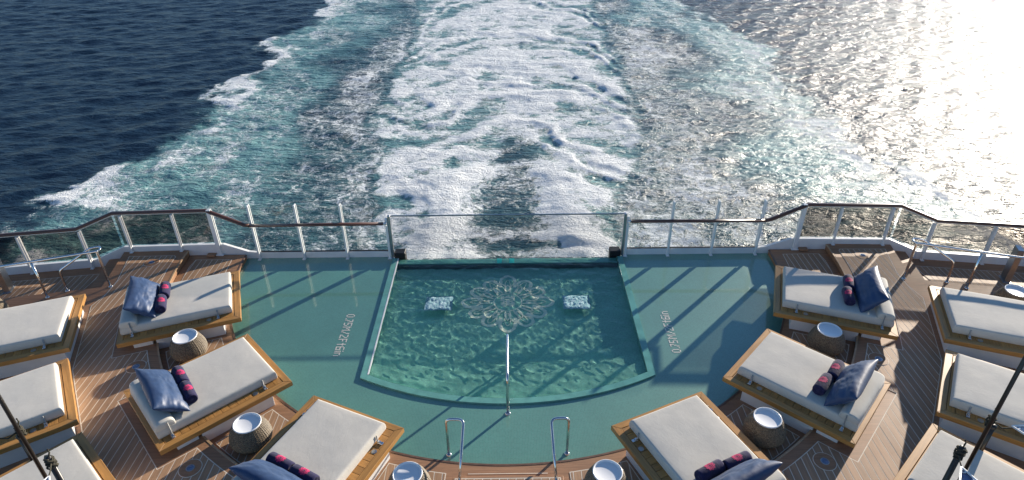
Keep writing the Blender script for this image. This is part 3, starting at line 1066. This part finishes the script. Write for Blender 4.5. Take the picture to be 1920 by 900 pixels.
YR = 13.29
for s in (1, -1):
    side = 'sun-glitter side' if s > 0 else 'dark-sea side'
    # ---- tall clear glass section beside the pool
    t = tag(empty('glass_balustrade', (s * 4.5, YR, G)), 'clear glass balustrade with tall white posts behind the green deck, ' + side, 'balustrade', 'stern balustrades')
    t.location = (0, 0, 0)
    bm = bmesh.new()
    wall_run(bm, [(s * x, YR, z) for x, z in ((2.86, -0.115), (6.10, -0.115))], -1.7, 0.06)
    obj('kerb', bm, M['white'], t)
    bm = bmesh.new()
    wall_run(bm, [(s * x, YR + 0.012, z) for x, z in ((2.88, -0.098), (6.08, -0.098))], -0.117, 0.04)
    obj('gasket', bm, M['black'], t)
    px = (2.86, 3.90, 4.955, 6.04)
    for i, x in enumerate(px):
        po_ = post(t, s * x, YR - 0.004, G, 0.82 if i == 0 else 1.20, 0.055 if i == 0 else 0.042)
        bm = bmesh.new()
        box(bm, s * x - 0.02, s * x + 0.02, YR - 0.16, YR - 0.075, 0.665, 0.70, 0.006)
        obj('rail_bracket', bm, M['white'], po_)
        if i:
            x0 = px[i - 1]
            pane(t, (s * (x0 + 0.035), YR + 0.033), (s * (x - 0.012), YR + 0.033), -0.09, -0.09, 1.18, 1.18, M['clear_glass'])
    bm = bmesh.new()
    tube(bm, [(s * 2.92, 13.16, 0.735), (s * 6.06, 13.13, 0.735)], 0.034, 12, 1.75)
    obj('handrail', bm, M['handrail'], t, True)
    bm = bmesh.new()
    tube(bm, [(s * 2.84, 13.16, 0.735), (s * 2.935, 13.16, 0.735)], 0.03, 12)
    obj('rail_end', bm, M['steel'], t, True)
    # ---- outer section with grey glass, follows the steps down to the walkway
    t = tag(empty('glass_balustrade', (0, 0, 0)), 'grey tinted glass balustrade with brown rail round teak corner, ' + side, 'balustrade', 'stern balustrades')
    bm = bmesh.new()
    prof = [(6.10, YR, -0.115), (6.30, YR, -0.09), (6.86, YR, 0.13), (9.22, 13.21, 0.13), (9.85, 13.02, -0.10), (12.4, 12.62, -0.10), (16.2, 12.05, -0.10)]
    wall_run(bm, [(s * x, y, z) for x, y, z in prof], -1.7, 0.07)
    obj('kerb', bm, M['white'], t)
    rail = [(6.05, 13.13, 0.735), (6.16, 13.14, 0.75), (6.93, 13.24, 1.04), (7.05, 13.30, 1.06), (9.20, 13.21, 1.06), (10.02, 12.99, 0.77), (12.4, 12.62, 0.77), (16.2, 12.05, 0.77)]
    bm = bmesh.new()
    tube(bm, [(s * x, y, z) for x, y, z in rail], 0.036, 12, 1.75)
    obj('handrail', bm, M['handrail'], t, True)
    bm = bmesh.new()
    tube(bm, [(s * x, y + 0.01, z - 0.052) for x, y, z in rail[3:]], 0.018, 8)
    obj('under_rail', bm, M['white'], t, True)
    feet = [(6.98, YR, RING, 1.09), (7.86, 13.255, 0.0, 1.0), (9.04, 13.21, 0.0, 1.0), (9.96, 12.98, WALK, 0.71), (11.28, 12.79, WALK, 0.71), (12.6, 12.58, WALK, 0.71), (13.9, 12.38, WALK, 0.71), (15.2, 12.19, WALK, 0.71)]
    def interp(x, k):
        pr = prof if k == 0 else rail
        for a, b in zip(pr, pr[1:]):
            if a[0] <= x <= b[0]:
                f = (x - a[0]) / (b[0] - a[0])
                return a[1] + f * (b[1] - a[1]), a[2] + f * (b[2] - a[2])
        return pr[-1][1], pr[-1][2]
    for i, (x, y, z0, z1) in enumerate(feet):
        post(t, s * x, y - 0.004, z0 if z0 > -0.29 else WALK, z1, 0.10 if i == 0 else 0.042, 0.055)
        if i == 0:
            bm = bmesh.new()
            box(bm, s * (x + 0.2) - 0.1, s * (x + 0.2) + 0.1, YR - 0.14, YR - 0.003, RING - 0.001, RING + 0.05, 0.01)
            obj('locker_cap', bm, M['margin'], t)
    stops = [6.10, 6.98] + [f[0] for f in feet[1:3]] + [9.22, 9.96] + [f[0] for f in feet[4:]] + [16.1]
    for x0, x1 in zip(stops, stops[1:]):
        xa, xb = x0 + 0.035, x1 - 0.02
        ya, za = interp(xa, 0)
        yb, zb = interp(xb, 0)
        _, ta = interp(xa, 1)
        _, tb = interp(xb, 1)
        if x0 < 6.5:
            pane(t, (s * xa, ya + 0.033), (s * xb, yb + 0.033), za + 0.02, zb + 0.02, 1.18, 1.18, M['clear_glass'])
        else:
            pane(t, (s * xa, ya + 0.035), (s * xb, yb + 0.035), za + 0.05, zb + 0.05, ta - 0.075, tb - 0.075, M['tint_glass'])

# ---- frameless screen astern of the pool
t = tag(empty('glass_screen', (0, 13.3, G)), 'wide clear glass screen with thin grey steel top rail at the end of the pool', 'glass screen')
def sadd(name, bm, m, smooth=False):
    o = obj(name, bm, m, t, smooth)
    o.location = (0, -13.3, -G)
    return o
bm = bmesh.new(); box(bm, -2.76, 2.76, 13.30, 13.335, 0.84, 0.868, 0.006); sadd('top_rail', bm, M['grey_steel'])
bm = bmesh.new(); box(bm, -2.75, 2.75, 13.311, 13.323, -0.85, 0.839); sadd('pane', bm, M['screen_glass'])
for s in (1, -1):
    bm = bmesh.new(); box(bm, s * 2.795 - 0.03, s * 2.795 + 0.03, 13.25, 13.345, G + 0.002, 0.872, 0.005); sadd('frame_post', bm, M['grey_steel'])
    bm = bmesh.new(); box(bm, s * 2.62 - 0.13, s * 2.62 + 0.13, 13.20, 13.42, G - 0.3, -0.12, 0.01); sadd('corner_block', bm, M['black'])

# ------------------------------------------------------------------ daybeds
def make_bed(name, ztop, plinth):
    """local +x points from the foot (towards the pool) to the head"""
    t = empty(name)
    fwid, fh = 0.115, 0.095
    hw = WID / 2
    boards = [
        [(0, -hw), (0, hw), (fwid, hw - fwid), (fwid, -hw + fwid)],
        [(LEN, hw), (LEN, -hw), (LEN - fwid, -hw + fwid), (LEN - fwid, hw - fwid)],
        [(0.003, hw), (LEN - 0.003, hw), (LEN - fwid - 0.003, hw - fwid), (fwid + 0.003, hw - fwid)],
        [(LEN - 0.003, -hw), (0.003, -hw), (fwid + 0.003, -hw + fwid), (LEN - fwid - 0.003, -hw + fwid)],
    ]
    for i, b in enumerate(boards):
        bm = bmesh.new()
        prism(bm, b, ztop - fh, ztop)
        bmesh.ops.bevel(bm, geom=[e for e in bm.edges if abs(e.verts[0].co.z - e.verts[1].co.z) < 1e-6 and len(e.link_faces) == 2 and abs(e.calc_face_angle(0)) > 1.0], offset=0.004, segments=1, affect='EDGES')
        obj('frame_board', bm, M['frame'] if i > 1 else M['frame_y'], t)
    n = 15
    x0, x1 = fwid + 0.006, LEN - fwid - 0.006
    pw = (x1 - x0) / n
    base = None
    for k in range(n):
        if base is None:
            bm = bmesh.new()
            box(bm, 0.003, pw - 0.003, -hw + fwid + 0.006, hw - fwid - 0.006, ztop - 0.035, ztop - 0.004, 0.002)
            base = obj('slat', bm, M['slat'], t)
            base.location.x = x0
        else:
            c = base.copy(); COL.objects.link(c); c.parent = t; c.location.x = x0 + k * pw
    bm = bmesh.new()
    box(bm, fwid, LEN - fwid, -hw + fwid, hw - fwid, ztop - 0.075, ztop - 0.036)
    obj('under_frame', bm, M['black'], t)
    for (a, b, zb) in plinth:
        bm = bmesh.new()
        box(bm, a, b, -0.84, 0.84, zb, ztop - fh - 0.002, 0.004)
        obj('plinth', bm, M['white'], t)
    # mattress, softly crowned
    mw, mx0, mx1, mh = 0.665, 0.155, 2.17, 0.175
    bm = bmesh.new()
    def samples(L_, n):
        ed = [0.0, 0.004, 0.010, 0.018, 0.028, 0.042]
        mid_ = [0.042 + (L_ - 0.084) * k / n for k in range(1, n)]
        return [e_ / L_ for e_ in ed] + [m_ / L_ for m_ in mid_] + [1 - e_ / L_ for e_ in ed[::-1]]
    us_, vs2_ = samples(mx1 - mx0, 34), samples(2 * mw, 22)
    nx_, ny_ = len(us_) - 1, len(vs2_) - 1
    def mat_grid(sz):
        g = []
        for j in range(ny_ + 1):
            row = []
            for i in range(nx_ + 1):
                u, v = us_[i], vs2_[j]
                x = mx0 + (mx1 - mx0) * u
                y = -mw + 2 * mw * v
                dx = min(x - mx0, mx1 - x); dy = min(y + mw, mw - y)
                rr = 0.040
                e = 1 - (1 - min(1, dx / rr)) ** 2 if dx < rr else 1
                e2 = 1 - (1 - min(1, dy / rr)) ** 2 if dy < rr else 1
                zt = math.sqrt(max(0, min(e, e2)))
                crown = 0.012 * (1 - (2 * u - 1) ** 4) * (1 - (2 * v - 1) ** 4)
                dimple = 0.010 * (float(fbm(np.array(x * 2.2 + 5), np.array(y * 2.2 + 3), 3)) - 0.5)
                top = ztop + mh - 0.035 + 0.035 * zt + crown + dimple
                row.append((x, y, top))
            g.append(row)
        return g
    g = mat_grid(1)
    # non-uniform sampling near the borders gives a rounded edge
    V = [[bm.verts.new(p) for p in row] for row in g]
    for j in range(ny_):
        for i in range(nx_):
            bm.faces.new((V[j][i], V[j][i + 1], V[j + 1][i + 1], V[j + 1][i]))
    loop = [V[0][i] for i in range(nx_ + 1)] + [V[j][nx_] for j in range(1, ny_ + 1)] + [V[ny_][i] for i in range(nx_ - 1, -1, -1)] + [V[j][0] for j in range(ny_ - 1, 0, -1)]
    prev = loop
    for (dz, out) in ((0.03, 0.006), (0.10, 0.010), (ztop + 0.012, None), (ztop - 0.002, 'in')):
        cur = []
        for v in loop:
            cx_, cy_ = (mx0 + mx1) / 2, 0
            c = v.co.copy()
            if out is None:
                o_, z = 0.004, ztop + 0.02
            elif out == 'in':
                o_, z = -0.012, ztop - 0.003
            else:
                o_, z = out, ztop + mh - 0.035 - dz * 0.8
            sx_ = 1 if c.x > mx1 - 1e-4 else (-1 if c.x < mx0 + 1e-4 else 0)
            sy_ = 1 if c.y > mw - 1e-4 else (-1 if c.y < -mw + 1e-4 else 0)
            cur.append(bm.verts.new((c.x + sx_ * o_, c.y + sy_ * o_, z)))
        for i in range(len(loop)):
            j = (i + 1) % len(loop)
            bm.faces.new((prev[i], prev[j], cur[j], cur[i]))
        prev = cur
    mt = obj('mattress', bm, M['canvas'], t, True)
    # bolster strapped to the head end
    bm = bmesh.new()
    prof = []
    for k in range(17):
        a = math.pi * (1 - k / 16)
        c_, s_ = math.cos(a), math.sin(a)
        prof.append((2.015 + 0.155 * math.copysign(abs(c_) ** 0.62, c_), ztop + mh - 0.02 + 0.145 * abs(s_) ** 0.62))
    prof = [(1.86, ztop + mh - 0.02)] + prof[1:-1] + [(2.17, ztop + mh - 0.02)]
    ys_ = [-0.672, -0.667, -0.64, -0.3, 0, 0.3, 0.64, 0.667, 0.672]
    sc_ = [0.86, 0.95, 1.0, 1.0, 1.0, 1.0, 1.0, 0.95, 0.86]
    rings = []
    cxp, czp = 2.015, ztop + mh + 0.06
    for y, k in zip(ys_, sc_):
        rings.append([bm.verts.new((cxp + (x - cxp) * k, y, czp + (z - czp) * k)) for x, z in prof])
    for a, b in zip(rings, rings[1:]):
        for i in range(len(prof)):
            j = (i + 1) % len(prof)
            bm.faces.new((a[i], a[j], b[j], b[i]))
    bm.faces.new(rings[0]); bm.faces.new(rings[-1][::-1])
    obj('bolster', bm, M['canvas'], t, True)
    # straps with steel buckles at both long sides
    for sy in (-1, 1):
        for xx, top in ((0.42, ztop + mh - 0.035), (1.98, ztop + mh + 0.09)):
            bm = bmesh.new()
            tube(bm, [(xx, sy * 0.684, top), (xx, sy * 0.69, ztop + 0.05), (xx + 0.01, sy * 0.735, ztop + 0.006)], 0.009, 6, 1.6)
            st = obj('strap', bm, M['strap'], t, True)
            bm = bmesh.new()
            box(bm, xx - 0.026, xx + 0.03, -0.05 + sy * 0.745, 0.05 + sy * 0.745, ztop + 0.004, ztop + 0.02, 0.006)
            box(bm, xx - 0.018, xx + 0.022, -0.03 + sy * 0.715, 0.03 + sy * 0.715, ztop + 0.02, ztop + 0.045, 0.006)
            obj('buckle', bm, M['steel'], st)
        bm = bmesh.new()
        lathe(bm, [(0, ztop + 0.003), (0.036, ztop + 0.003), (0.045, ztop + 0.001), (0.046, ztop - 0.006)], 24, 0.60, sy * 0.745)
        obj('inlaid_cap', bm, M['grey_steel'], t)
    return t
M['frame_y'] = wood('oiled_iroko_across', (0.47, 0.235, 0.065), axis='y', grain=0.22, rough=0.42, coat=0.15, rand=0.12, var=0.2)

def place(o, phi, s, r, z=0.0):
    x, y = P(r, phi, s)
    o.location = (x, y, z)
    o.rotation_euler = (0, 0, math.atan2(-math.sin(R(phi)), s * math.cos(R(phi))))

ZI, ZO = 0.22, 0.40
inner0 = make_bed('daybed', ZI, [(0.36, 1.60, RING - 0.006), (1.66, 2.0, -0.01)])
outer0 = make_bed('daybed', ZO, [(0.13, 2.05, -0.01)])
first_i = first_o = True
beds = []
ROWN = ('stern-rail end', 'middle', 'pool-handrail end')
for s in (1, -1):
    side = 'sun-glitter side' if s > 0 else 'dark-sea side'
    for k, phi in enumerate(INNER_A):
        b = inner0 if first_i else copy_tree(inner0)
        first_i = False
        place(b, phi, s, R_FOOT)
        tag(b, 'cream daybed with navy pillow, %s of inner row, %s' % (ROWN[k], side), 'daybed', 'daybeds round the pool')
        beds.append((b, s, k, phi, side))
    for k, phi in enumerate(OUTER_A):
        b = outer0 if first_o else copy_tree(outer0)
        first_o = False
        place(b, phi, s, 9.06)
        tag(b, 'cream outer-row daybed on white plinth, %s, %s' % (('by the guard rail', 'second from the guard rail', 'third from the guard rail')[k], side), 'daybed', 'daybeds of the outer row')

# pillows
def pillow_mesh(name, seed):
    bm = bmesh.new()
    L_, W_ = 1.22, 0.60
    nx_, ny_ = 56, 36
    def pt(u, v, sgn):
        # pinched corners, bowed sides
        bx = 1 - 0.05 * (1 - v * v)
        by = 1 - 0.05 * (1 - u * u)
        x = u * L_ / 2 * bx
        y = v * W_ / 2 * by
        e = max(0.0, (1 - abs(u) ** 3.2)) * max(0.0, (1 - abs(v) ** 2.6))
        th = 0.145 * e ** 0.55
        nz = float(fbm(np.array(u * 2.3 + seed), np.array(v * 2 + seed * 3), 3)) - 0.5
        # gathers run in from the short ends
        fold = float(fbm(np.array(v * 3.2 + seed), np.array(u * 2.2 + 9), 3)) - 0.5
        gz = fold * (0.014 + 0.045 * math.exp(-((1 - abs(u)) * 3.0))) * (1 - abs(v) ** 4)
        return Vector((x, y, sgn * (th * (1 + 0.25 * nz)) + gz * sgn * min(1, e * 6)))
    for sgn in (1, -1):
        g = [[bm.verts.new(pt(-1 + 2 * i / nx_, -1 + 2 * j / ny_, sgn)) for i in range(nx_ + 1)] for j in range(ny_ + 1)]
        for j in range(ny_):
            for i in range(nx_):
                bm.faces.new((g[j][i], g[j][i + 1], g[j + 1][i + 1], g[j + 1][i]))
    bmesh.ops.remove_doubles(bm, verts=bm.verts[:], dist=1e-4)
    return bm

def towel_mesh():
    bm = bmesh.new()
    n = 28
    prof = [(0.0, -0.185), (0.03, -0.19), (0.036, -0.178), (0.05, -0.20), (0.056, -0.186), (0.072, -0.205), (0.086, -0.195), (0.092, -0.17), (0.091, 0.0), (0.092, 0.17), (0.086, 0.195), (0.072, 0.205), (0.056, 0.186), (0.05, 0.20), (0.036, 0.178), (0.03, 0.19), (0.0, 0.185)]
    rings = []
    for r, y in prof:
        if r == 0:
            rings.append([bm.verts.new((0, y, 0))])
        else:
            rings.append([bm.verts.new((r * math.cos(2 * math.pi * k / n) * (1.06 if math.sin(2 * math.pi * k / n) < 0 else 1), y, max(-0.082, r * math.sin(2 * math.pi * k / n)))) for k in range(n)])
    for a, b in zip(rings, rings[1:]):
        for k in range(n):
            k2 = (k + 1) % n
            if len(a) == 1:
                bm.faces.new((a[0], b[k], b[k2]))
            elif len(b) == 1:
                bm.faces.new((a[k2], a[k], b[0]))
            else:
                bm.faces.new((a[k], b[k], b[k2], a[k2]))
    return bm

def emblem_mesh():
    """stitched rosette wrapped round the roll"""
    bm = bmesh.new()
    def wrap(px, py):
        a = math.pi / 2 + px / 0.094
        return (0.0945 * math.cos(a), py, 0.0945 * math.sin(a))
    def rib(pts, wd):
        L_, R_ = [], []
        for i, p in enumerate(pts):
            a, b = Vector(pts[max(0, i - 1)]), Vector(pts[min(len(pts) - 1, i + 1)])
            t_ = (b - a).normalized() if (b - a).length > 1e-6 else Vector((1, 0))
            nn = Vector((-t_.y, t_.x)) * wd / 2
            q = Vector(p)
            L_.append(bm.verts.new(wrap(*(q + nn)))); R_.append(bm.verts.new(wrap(*(q - nn))))
        for i in range(len(pts) - 1):
            bm.faces.new((L_[i], L_[i + 1], R_[i + 1], R_[i]))
    for k in range(10):
        th = 2 * math.pi * k / 10
        pts = []
        for i in range(9):
            u = -1 + i / 4
            rr = 0.036 + 0.034 * (1 - abs(u) ** 2.2)
            a = th + R(17) * u
            pts.append((rr * math.cos(a), rr * math.sin(a)))
        rib(pts, 0.011)
        rib([(0.014 * math.cos(th), 0.014 * math.sin(th)), (0.054 * math.cos(th), 0.054 * math.sin(th))], 0.008)
    return bm

tow_me = emb_me = None
for b, s, k, phi, side in beds:
    where = '%s, %s' % (('on stern-rail-end inner daybed', 'on middle inner daybed', 'on handrail-end inner daybed')[k], side)
    loc, rz = b.location.copy(), b.rotation_euler.z
    Mx = Matrix.Translation(loc) @ Matrix.Rotation(rz, 4, 'Z')
    jx, ja = random.uniform(-0.03, 0.03), random.uniform(-0.10, 0.10)
    o = obj('pillow', pillow_mesh('pillow', 3 + k * 7 + (20 if s > 0 else 0)), M['pillow'], None, True)
    tilt = R(-36 if s < 0 else -46)
    dxk = (0.03, 0.12, 0.22)[k]
    lm = Matrix.Translation((1.72 + dxk * 0.8 + jx, random.uniform(-0.05, 0.05), ZI + 0.175 + 0.195 + dxk * 0.12)) @ Matrix.Rotation(ja, 4, 'Z') @ Matrix.Rotation(tilt, 4, 'Y') @ Matrix.Rotation(R(90), 4, 'Z')
    o.matrix_world = Mx @ lm
    tag(o, 'navy satin pillow leaning on the bolster ' + where, 'pillow', 'navy pillows')
    for q, yy in enumerate((-0.235, 0.235)):
        if tow_me is None:
            tw = obj('rolled_towel', towel_mesh(), M['towel'], None, True)
            em = obj('emblem', emblem_mesh(), M['emblem'], tw)
            tow_me, emb_me = tw, em
        else:
            tw = copy_tree(tow_me)
        lm = Matrix.Translation((1.36 + dxk * 0.9 + jx + (0.03 if q else -0.01), yy, ZI + 0.175 + 0.100)) @ Matrix.Rotation(ja * 0.8 + random.uniform(-0.04, 0.04), 4, 'Z') @ Matrix.Rotation(R(-14), 4, 'Y')
        tw.matrix_world = Mx @ lm @ Matrix.Scale(1.1, 4)
        tag(tw, ('rolled navy towel, stern-side of pair, ' if (q == 0) == (s > 0) else 'rolled navy towel, bow-side of pair, ') + where, 'towel', 'rolled towels with magenta emblem')

# ------------------------------------------------------------------ rattan side tables
def make_table():
    t = empty('side_table')
    bm = bmesh.new()
    pr = []
    for k in range(31):
        u = k / 30
        # barrel with the belly low down
        r = 0.245 + (0.335 - 0.245) * math.sin(min(1, u / 0.38) * math.pi / 2) if u < 0.38 else 0.335 - (0.335 - 0.222) * ((u - 0.38) / 0.62) ** 1.7
        pr.append((r, 0.012 + u * 0.458))
    def wob(k, j):
        return 0.0045 * (1 if (k // 2 + j) % 2 else -1) + 0.004 * (1 if k % 12 == 0 else 0)
    lathe(bm, pr, 96, wob=wob)
    obj('woven_body', bm, M['rattan'], t)
    bm = bmesh.new()
    lathe(bm, [(0.0, 0.0), (0.235, 0.0), (0.243, 0.012), (0.243, 0.02)], 32)
    obj('base_ring', bm, M['black'], t)
    bm = bmesh.new()
    lathe(bm, [(0.0, 0.452), (0.19, 0.453), (0.2005, 0.458), (0.206, 0.482), (0.212, 0.487), (0.2215, 0.485), (0.225, 0.476), (0.222, 0.462), (0.20, 0.446), (0, 0.445)], 48)
    obj('tray', bm, M['enamel'], t, True)
    return t
tab0 = make_table()
first = True
TABS = [(7.19, 30.7, 'between stern-end and middle daybeds'), (7.24, 54.2, 'between middle and handrail-end daybeds'), (7.06, 77.8, 'beside the pool handrail')]
for s in (1, -1):
    side = 'sun-glitter side' if s > 0 else 'dark-sea side'
    for r, a, lab in TABS:
        o = tab0 if first else copy_tree(tab0)
        first = False
        x, y = P(r, a, s)
        o.location = (x, y, RING)
        o.rotation_euler = (0, 0, random.uniform(0, 6))
        tag(o, 'woven rattan side table with white tray top %s, %s' % (lab, side), 'side table', 'rattan side tables')
    o = copy_tree(tab0)
    o.location = (10.40 if s > 0 else -10.66, 10.62, 0.0)
    tag(o, 'woven rattan side table behind the end daybed of the outer row, ' + side, 'side table', 'rattan side tables')

# ------------------------------------------------------------------ steel handrails
def flange(parent, x, y, z, r=0.045):
    bm = bmesh.new()
    lathe(bm, [(0, z + 0.022), (r * 0.7, z + 0.02), (r, z + 0.008), (r, z)], 20, x, y)
    obj('flange', bm, M['steel'], parent, True)
for s in (1, -1):
    side = 'sun-glitter side' if s > 0 else 'dark-sea side'
    t = tag(empty('pool_handrail', (0, 0, 0)), 'bent polished steel handrail at the pool steps, ' + side, 'handrail', 'pool entry handrails')
    bm = bmesh.new()
    tube(bm, rounded([(s * 0.975, 7.26, G), (s * 0.975, 7.24, 0.57), (s * 0.69, 7.23, 0.57), (s * 0.715, 6.72, 0.30), (s * 0.745, 6.50, -0.028)], 0.10), 0.024, 12)
    obj('tube', bm, M['steel'], t, True)
    flange(t, s * 0.975, 7.26, G)
    flange(t, s * 0.745, 6.50, -0.022)
    # guard rail along the edge above the walkway
    t = tag(empty('guard_rail', (0, 0, 0)), 'polished steel guard rail along the step to the walkway, ' + side, 'handrail', 'walkway guard rails')
    e = Vector((1.17, -0.385)).normalized()
    p1 = Vector((8.82, 11.765))
    def at(d, z, off=0.0):
        q = p1 + e * d + Vector((-e.y, e.x)) * off
        return (s * q.x, q.y, z)
    bm = bmesh.new()
    tube(bm, rounded([at(0.0, 0), at(0.0, 0.92), at(0.012, 0.925), at(7.2, 0.925)], 0.05, 4), 0.027, 12)
    obj('top_tube', bm, M['steel'], t, True)
    bm = bmesh.new()
    tube(bm, rounded([at(0.10, 0.925), at(-0.06, 0.925, 0.02), at(-0.05, 0.925, 0.19), at(0.16, 0.925, 0.20), at(0.87, 0.52, 0.14), at(0.875, 0.0, 0.13)], 0.09, 5), 0.024, 12)
    obj('return_tube', bm, M['steel'], t, True)
    flange(t, *at(0, 0)[:2], 0.0); flange(t, *at(0.875, 0, 0.13)[:2], 0.0)
    for d in (1.23, 3.1, 5.0, 6.9):
        bm = bmesh.new()
        tube(bm, [at(d, 0), at(d, 0.92)], 0.023, 10)
        obj('post', bm, M['steel'], t, True)
        flange(t, *at(d, 0)[:2], 0.0)
    # square steel pillar on the walkway
    bm = bmesh.new()
    box(bm, -0.06, 0.06, -0.13, 0.13, 0, 0.86, 0.006)
    o = obj('pillar', bm, M['grey_steel'])
    o.location = (s * 11.42, 12.1, WALK)
    o.rotation_euler = (0, 0, -s * 0.3)
    tag(o, 'square brushed steel pillar standing on the walkway, ' + side, 'pillar', 'steel pillars on the walkways')
    bm = bmesh.new()
    box(bm, -0.09, 0.09, -0.16, 0.16, 0.0, 0.012, 0.003)
    obj('base_plate', bm, M['grey_steel'], o)

t = tag(empty('pool_handrail', (0, 0, 0)), 'single straight steel handrail rising over the pool edge towards the rosette', 'handrail')
bm = bmesh.new()
tube(bm, rounded([(0, 8.155, G), (0, 8.155, 0.56), (0, 9.36, 0.56), (0, 9.42, -0.5)], 0.12), 0.026, 12)
obj('tube', bm, M['steel'], t, True)
flange(t, 0, 8.155, G, 0.05)

# ------------------------------------------------------------------ awning poles and canvas corners
def knot(parent, x, y, z, r):
    bm = bmesh.new()
    pts = []
    for k in range(60):
        a = k * 0.62
        pts.append((x + (r + 0.012 * math.sin(k * 1.3)) * math.cos(a), y + (r + 0.012 * math.cos(k * 0.9)) * math.sin(a), z - 0.09 + 0.16 * k / 60 + 0.012 * math.sin(k * 2.1)))
    tube(bm, pts, 0.011, 6)
    tube(bm, [(x, y, z + 0.05), (x + 0.03, y + 0.02, z + 0.13), (x + 0.01, y + 0.03, z + 0.17)], 0.01, 6)
    obj('rope_lashing', bm, M['rope'], parent, True)
for s in (1, -1):
    side = 'sun-glitter side' if s > 0 else 'dark-sea side'
    tall = tag(empty('awning_pole', (s * 5.82, 5.43, 0)), 'tall thin dark awning pole with rope lashing, ' + side, 'pole', 'tall awning poles')
    bm = bmesh.new(); tube(bm, [(0, 0, 0), (0, 0, 4.6)], 0.024, 10); obj('shaft', bm, M['pole'], tall, True)
    knot(tall, 0.02 * s, 0.03, 2.36, 0.034)
    bm = bmesh.new(); tube(bm, [(0.03 * s, 0.02, 2.36), (0.12 * s, -0.05, 2.31), (0.19 * s, -0.10, 2.37)], 0.009, 6); obj('rope', bm, M['rope'], tall, True)
    # stubby sleeve standing by the outer daybed
    sl = tag(empty('awning_sleeve', (s * 7.14, 6.62, 0)), 'short thick dark sleeve post beside the outer daybed, ' + side, 'pole', 'dark sleeve posts')
    bm = bmesh.new(); tube(bm, [(0, 0, 0), (0, 0, 0.98)], 0.042, 12); obj('shaft', bm, M['pole'], sl, True)
    bm = bmesh.new(); lathe(bm, [(0, 1.0), (0.05, 0.995), (0.05, 0.95), (0.044, 0.94)], 16); obj('collar', bm, M['pole'], sl, True)
    sp = tag(empty('awning_pole', (s * 5.21, 5.01, 0)), 'short dark awning pole tied to the blue canvas corner, ' + side, 'pole', 'short awning poles')
    bm = bmesh.new(); tube(bm, [(0, 0, 0), (0, 0, 2.42)], 0.034, 12); obj('shaft', bm, M['pole'], sp, True)
    knot(sp, 0, 0, 2.34, 0.044)
    bm = bmesh.new(); tube(bm, [(-0.02 * s, -0.02, 2.33), (-0.12 * s, -0.17, 2.38), (-0.16 * s, -0.25, 2.40)], 0.008, 6); obj('rope', bm, M['rope'], sp, True)
    # canvas sheets, only a corner reaches into view
    for nm, c0, c1, c2, m, lab in (
        ('awning_canvas', (5.045, 4.755, 2.40), (4.15, 3.35, 2.2), (5.75, 3.25, 2.2), 'sail_blue', 'blue canvas awning corner roped to the short dark pole, '),
        ('awning_canvas', (6.00, 5.34, 2.39), (7.9, 5.35, 2.5), (7.0, 3.6, 2.3), 'sail_white', 'pale canvas awning corner roped to the tall dark pole, ')):
        A, B, C = [Vector((s * q[0], q[1], q[2])) for q in (c0, c1, c2)]
        bm = bmesh.new()
        n = 16
        rows = []
        for j in range(n + 1):
            t_ = j / n
            l_, r_ = A.lerp(B, t_), A.lerp(C, t_)
            rows.append([bm.verts.new(l_.lerp(r_, i / max(1, j)) + Vector((0, 0, -0.10 * math.sin(math.pi * (i / max(1, j))) * t_ - 0.05 * math.sin(math.pi * t_)))) for i in range(j + 1)])
        for j in range(n):
            for i in range(j + 1):
                bm.faces.new((rows[j][i], rows[j + 1][i], rows[j + 1][i + 1]))
                if i < j:
                    bm.faces.new((rows[j][i], rows[j + 1][i + 1], rows[j][i + 1]))
        bmesh.ops.recalc_face_normals(bm, faces=bm.faces[:])
        r_ = bmesh.ops.solidify(bm, geom=bm.faces[:], thickness=0.004)
        o = obj(nm, bm, M[m], None, True)
        tag(o, lab + side, 'awning', 'canvas awnings')
        bm = bmesh.new()
        tube(bm, [A, B], 0.012, 6); tube(bm, [A, C], 0.012, 6)
        obj('hem_cord', bm, M['enamel'], o, True)
        bm = bmesh.new()
        q = A.lerp((B + C) / 2, 0.035)
        lathe(bm, [(0.012, 0.0), (0.024, 0.006), (0.032, 0.0), (0.024, -0.004)], 16, q.x, q.y)
        for v in bm.verts:
            v.co.z += q.z + 0.0
        obj('grommet', bm, M['steel'], o, True)
